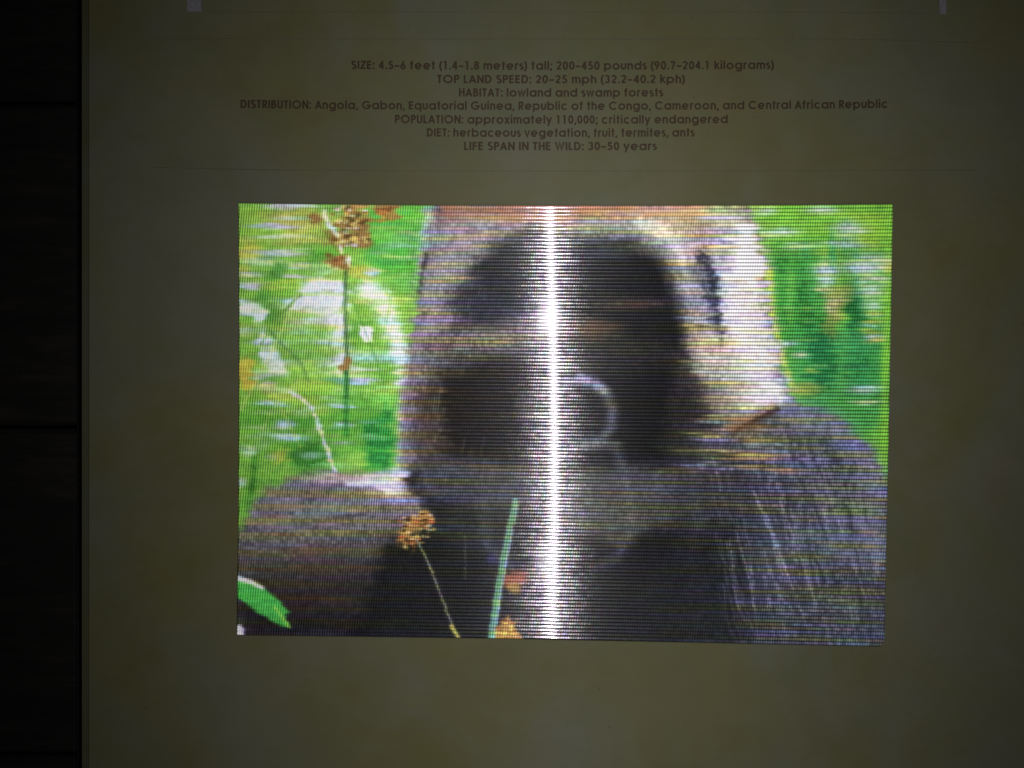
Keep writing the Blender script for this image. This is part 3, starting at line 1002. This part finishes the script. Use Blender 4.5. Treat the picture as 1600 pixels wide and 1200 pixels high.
# flowers and blades in front
for (x, y, rx_, ry_) in [(662, 806, 8, 9), (650, 818, 12, 10), (638, 828, 14, 8), (634, 846, 12, 9), (668, 812, 10, 6), (648, 850, 5, 9)]:
    P.blob(x, y, rx_, ry_, (168, 122, 48), 0.95, 0.4, 0, 0.5)
P.spray(624, 676, 798, 858, 60, 3.4, 2.6, [(220, 190, 70), (180, 80, 30), (226, 206, 150), (110, 66, 20), (30, 26, 20)], 0.9, 71, 0.4)
P.line([(651, 842), (668, 878), (684, 918), (700, 962), (716, 998)], 3, (150, 152, 124), 0.9, 1.2)
P.line([(706, 980), (716, 998)], 6, (186, 190, 70), 0.8, 2)
P.line([(805, 784), (797, 822), (786, 880), (776, 940), (768, 1000)], 9, (104, 158, 132), 0.95, 1.8, 12)
P.line([(803, 800), (785, 880), (772, 960)], 3, (60, 130, 60), 0.75, 1.5)
P.line([(809, 790), (801, 830), (790, 884), (780, 944), (772, 1000)], 2.2, (170, 196, 220), 0.7, 1.4)
P.poly([(794, 962), (803, 976), (806, 984), (818, 1002), (770, 1002), (778, 982), (788, 974)], (180, 132, 44), 0.95, 3, 2)
P.spray(776, 812, 968, 1000, 34, 3, 2.6, [(236, 206, 70), (176, 96, 24), (120, 70, 20)], 0.85, 77, 0.4)
P.poly([(366, 902), (392, 910), (412, 920), (436, 940), (453, 958), (444, 962), (454, 982), (440, 980), (408, 962), (380, 942), (366, 926)], (56, 186, 66), 0.97, 3, 1.5)
P.line([(430, 950), (452, 981)], 4, (150, 216, 60), 0.7, 2)
P.line([(366, 903), (392, 911), (410, 920)], 9, (216, 220, 226), 0.9, 3, 5)
P.poly([(366, 978), (378, 978), (383, 995), (366, 996)], (216, 218, 222), 0.95, 2.5)

I = P.I
# sideways smear of a few pixels
def hblur(a, n):
    k = np.ones(n) / n
    p = np.pad(a, ((0, 0), (n // 2, n // 2), (0, 0)), mode='edge')
    c = np.cumsum(np.concatenate([np.zeros_like(p[:, :1]), p], 1), 1)
    return (c[:, n:] - c[:, :-n]) / n
I = 0.6 * I + 0.4 * hblur(I, 5)
LI = lin(I)
# every ridge magnifies another ink line of the print: violet or olive bands
lum = LI.mean(-1)
sat = (I.max(-1) - I.min(-1)) / (I.max(-1) + 1)
fur = 1 - sstep(0.22, 0.5, sat)
left = 1 - sstep(600, 800, PX)
slow = np.sin(row * 2 * np.pi / 4.3 + 2.5 * vnoise(PX / 300, row * 0.12, 31)) * 0.9
fast = vnoise(PX / 70, row * 1.37 + 50, 32) * 1.4
t = np.clip(slow * (0.35 + 0.65 * left) + fast * (0.95 - 0.5 * left), -1, 1)
dark = 1 - sstep(0.25, 0.75, lum)
amt = (0.30 + 0.70 * fur) * (0.25 + 0.75 * dark)
vio = np.array([0.90, 0.90, 1.48])
oli = np.array([1.22, 1.20, 0.45])
tt = t[..., None]
tint = np.where(tt > 0, 1 + (vio - 1) * tt, 1 + (oli - 1) * (-tt))
LI = LI * (1 + (tint - 1) * amt[..., None])
hue = vnoise(PX / 40, row * 2.3 + 7, 41)[..., None]
hue2 = vnoise(PX / 33, row * 2.9 + 70, 42)[..., None]
LI = LI * (1 + 0.20 * amt[..., None] * (hue * np.array([1, -0.6, 0.2]) + hue2 * np.array([-0.5, 0.5, 0.5])))
grain = 1 + 0.16 * vnoise(PX / 5, PY / 4, 51) + 0.14 * vnoise(PX / 30, row * 1.9, 52)
spk = vnoise(PX / 3.8, row * 1.0 + 3, 53) + 0.8 * vnoise(PX / 8, row * 0.7 + 30, 54)
grain = grain * (1 + (0.24 * fur * (1 - 0.75 * sstep(0.2, 0.5, lum)) * (0.35 + 0.65 * sstep(600, 650, PX + PY * 0.0) + (PY > 740) * (PX < 640) * 0.65)).clip(0, 0.26) * np.clip(spk, -1, 1.6))
LI = LI * grain[..., None]
lum = LI.mean(-1, keepdims=True)
LI[..., 0] *= 1 + 0.22 * sstep(0.4, 0.7, sat) * (I[..., 1] > I[..., 0])
LI = LI * 0.86 + lum * 0.14
LI = np.clip(LI * np.where(lum > 0.12, 1.55, 1.28) + 0.004, 0.006, 0.93)

# ---- mesh of the ridges
ny = NR * SEG + 1
U2, V2, MX, MY = grid(NX, ny)
cr = 9.0                                           # rounded lower right corner
bx, by = edge_right(np.array([1.0]))[0] - cr, edge_bot(np.array([1.0]))[0] - cr
dx, dy = np.maximum(MX - bx, 0), np.maximum(MY - by, 0)
rr = np.hypot(dx, dy)
inq = (MX > bx) & (MY > by) & (rr > cr)
MX = np.where(inq, bx + dx * cr / np.maximum(rr, 1e-6), MX)
MY = np.where(inq, by + dy * cr / np.maximum(rr, 1e-6), MY)
ridge_ph = (np.arange(ny) % SEG) / SEG             # 0 in the valley
pitch = 5.66 * S
hh = 0.19 * pitch * (1 - np.abs(2 * ridge_ph - 1) ** 2.3)  # round ridges about 34 degrees steep in the valleys
THK = 0.0009
X, Y, Z = at(MX, MY, THK)
Z = Z + hh[:, None]
n = NX * ny
top = np.stack([X, Y, Z], -1).reshape(-1, 3)
idx = np.arange(n).reshape(ny, NX)
f = np.stack([idx[:-1, :-1], idx[1:, :-1], idx[1:, 1:], idx[:-1, 1:]], -1).reshape(-1, 4)
ring = np.concatenate([idx[0, :], idx[1:, -1], idx[-1, -2::-1], idx[-2:0:-1, 0]])
bot = top[ring].copy()
bot[:, 2] = zpage(bot[:, 0], bot[:, 1]) + 0.00002
nb = len(ring)
r2 = np.roll(np.arange(nb), -1)
sk = np.stack([ring, ring[r2], n + r2, n + np.arange(nb)], -1)
verts = np.concatenate([top, bot])
faces = np.concatenate([f, sk])
me = bpy.data.meshes.new('ridged_picture')
me.vertices.add(len(verts))
me.vertices.foreach_set('co', verts.astype(np.float32).ravel())
me.loops.add(faces.size)
me.loops.foreach_set('vertex_index', faces.astype(np.int32).ravel())
me.polygons.add(len(faces))
me.polygons.foreach_set('loop_start', (np.arange(len(faces)) * 4).astype(np.int32))
me.update(calc_edges=True)
sm = np.ones(len(faces), bool)
sm[len(f):] = False
me.polygons.foreach_set('use_smooth', sm)

# print colour per vertex, black between the ridges
vr = np.clip((np.arange(ny) / SEG * 2), 0, PNY - 1).astype(int)
colr = LI[vr]
gapk = np.array([0.03, 0.28, 0.85, 1.0, 1.0, 1.0, 0.85, 0.28])[np.arange(ny) % SEG]
gs = 0.17 + 0.70 * sstep(540, 740, MX) - 0.25 * sstep(850, 960, MY) * (1 - sstep(1050, 1200, MX))
gs = gs * (0.93 + 0.20 * vnoise(MX / 130 + MY / 400, MY / 70, 61))
gs = np.clip(gs - 0.22 * (1 - sstep(330, 470, MY)) * (1 - sstep(1000, 1200, MX)), 0.12, 1)
colr = colr * (1 - gs * (1 - gapk[:, None]))[..., None]
full = np.ones((len(verts), 4), np.float32)
full[:n, :3] = colr.reshape(-1, 3)
full[n:, :3] = full[ring, :3] * 0.7
ca = me.color_attributes.new('print', 'FLOAT_COLOR', 'POINT')
ca.data.foreach_set('color', full.ravel())
ga = me.attributes.new('ridge', 'FLOAT', 'POINT')
gv = np.full(len(verts), 0.1, np.float32)
gv[:n] = np.repeat(np.array([0.05, 0.3, 0.9, 1.0, 1.0, 1.0, 0.9, 0.3])[np.arange(ny) % SEG], NX)
ga.data.foreach_set('value', gv)
da = me.attributes.new('dots', 'FLOAT', 'POINT')
dv = np.full(len(verts), 0.4, np.float32)
dl = (0.88 + 0.25 * vnoise(MX / 60, MY / 45, 62)) * (0.60 + 0.2 * (1 - sstep(560, 720, MX))) * (1 - 0.45 * sstep(0.35, 0.9, LI[vr].mean(-1)))
dv[:n] = dl.ravel()
da.data.foreach_set('value', dv)
uvv = np.zeros((len(verts), 2), np.float32)
uvv[:n, 0] = ((MX - 373) / 3.8).ravel()
uvv[:n, 1] = (V2 * NR).ravel()
uvv[n:] = uvv[ring]
ul = me.uv_layers.new(name='lens')
ul.data.foreach_set('uv', uvv[faces.ravel()].ravel())
me.materials.append(M_lens)
me.validate()
pic = bpy.data.objects.new('ridged_picture', me)
pic['label'] = 'glossy ridged plastic gorilla picture with a bright flash streak'
C.objects.link(pic)
fix(pic)
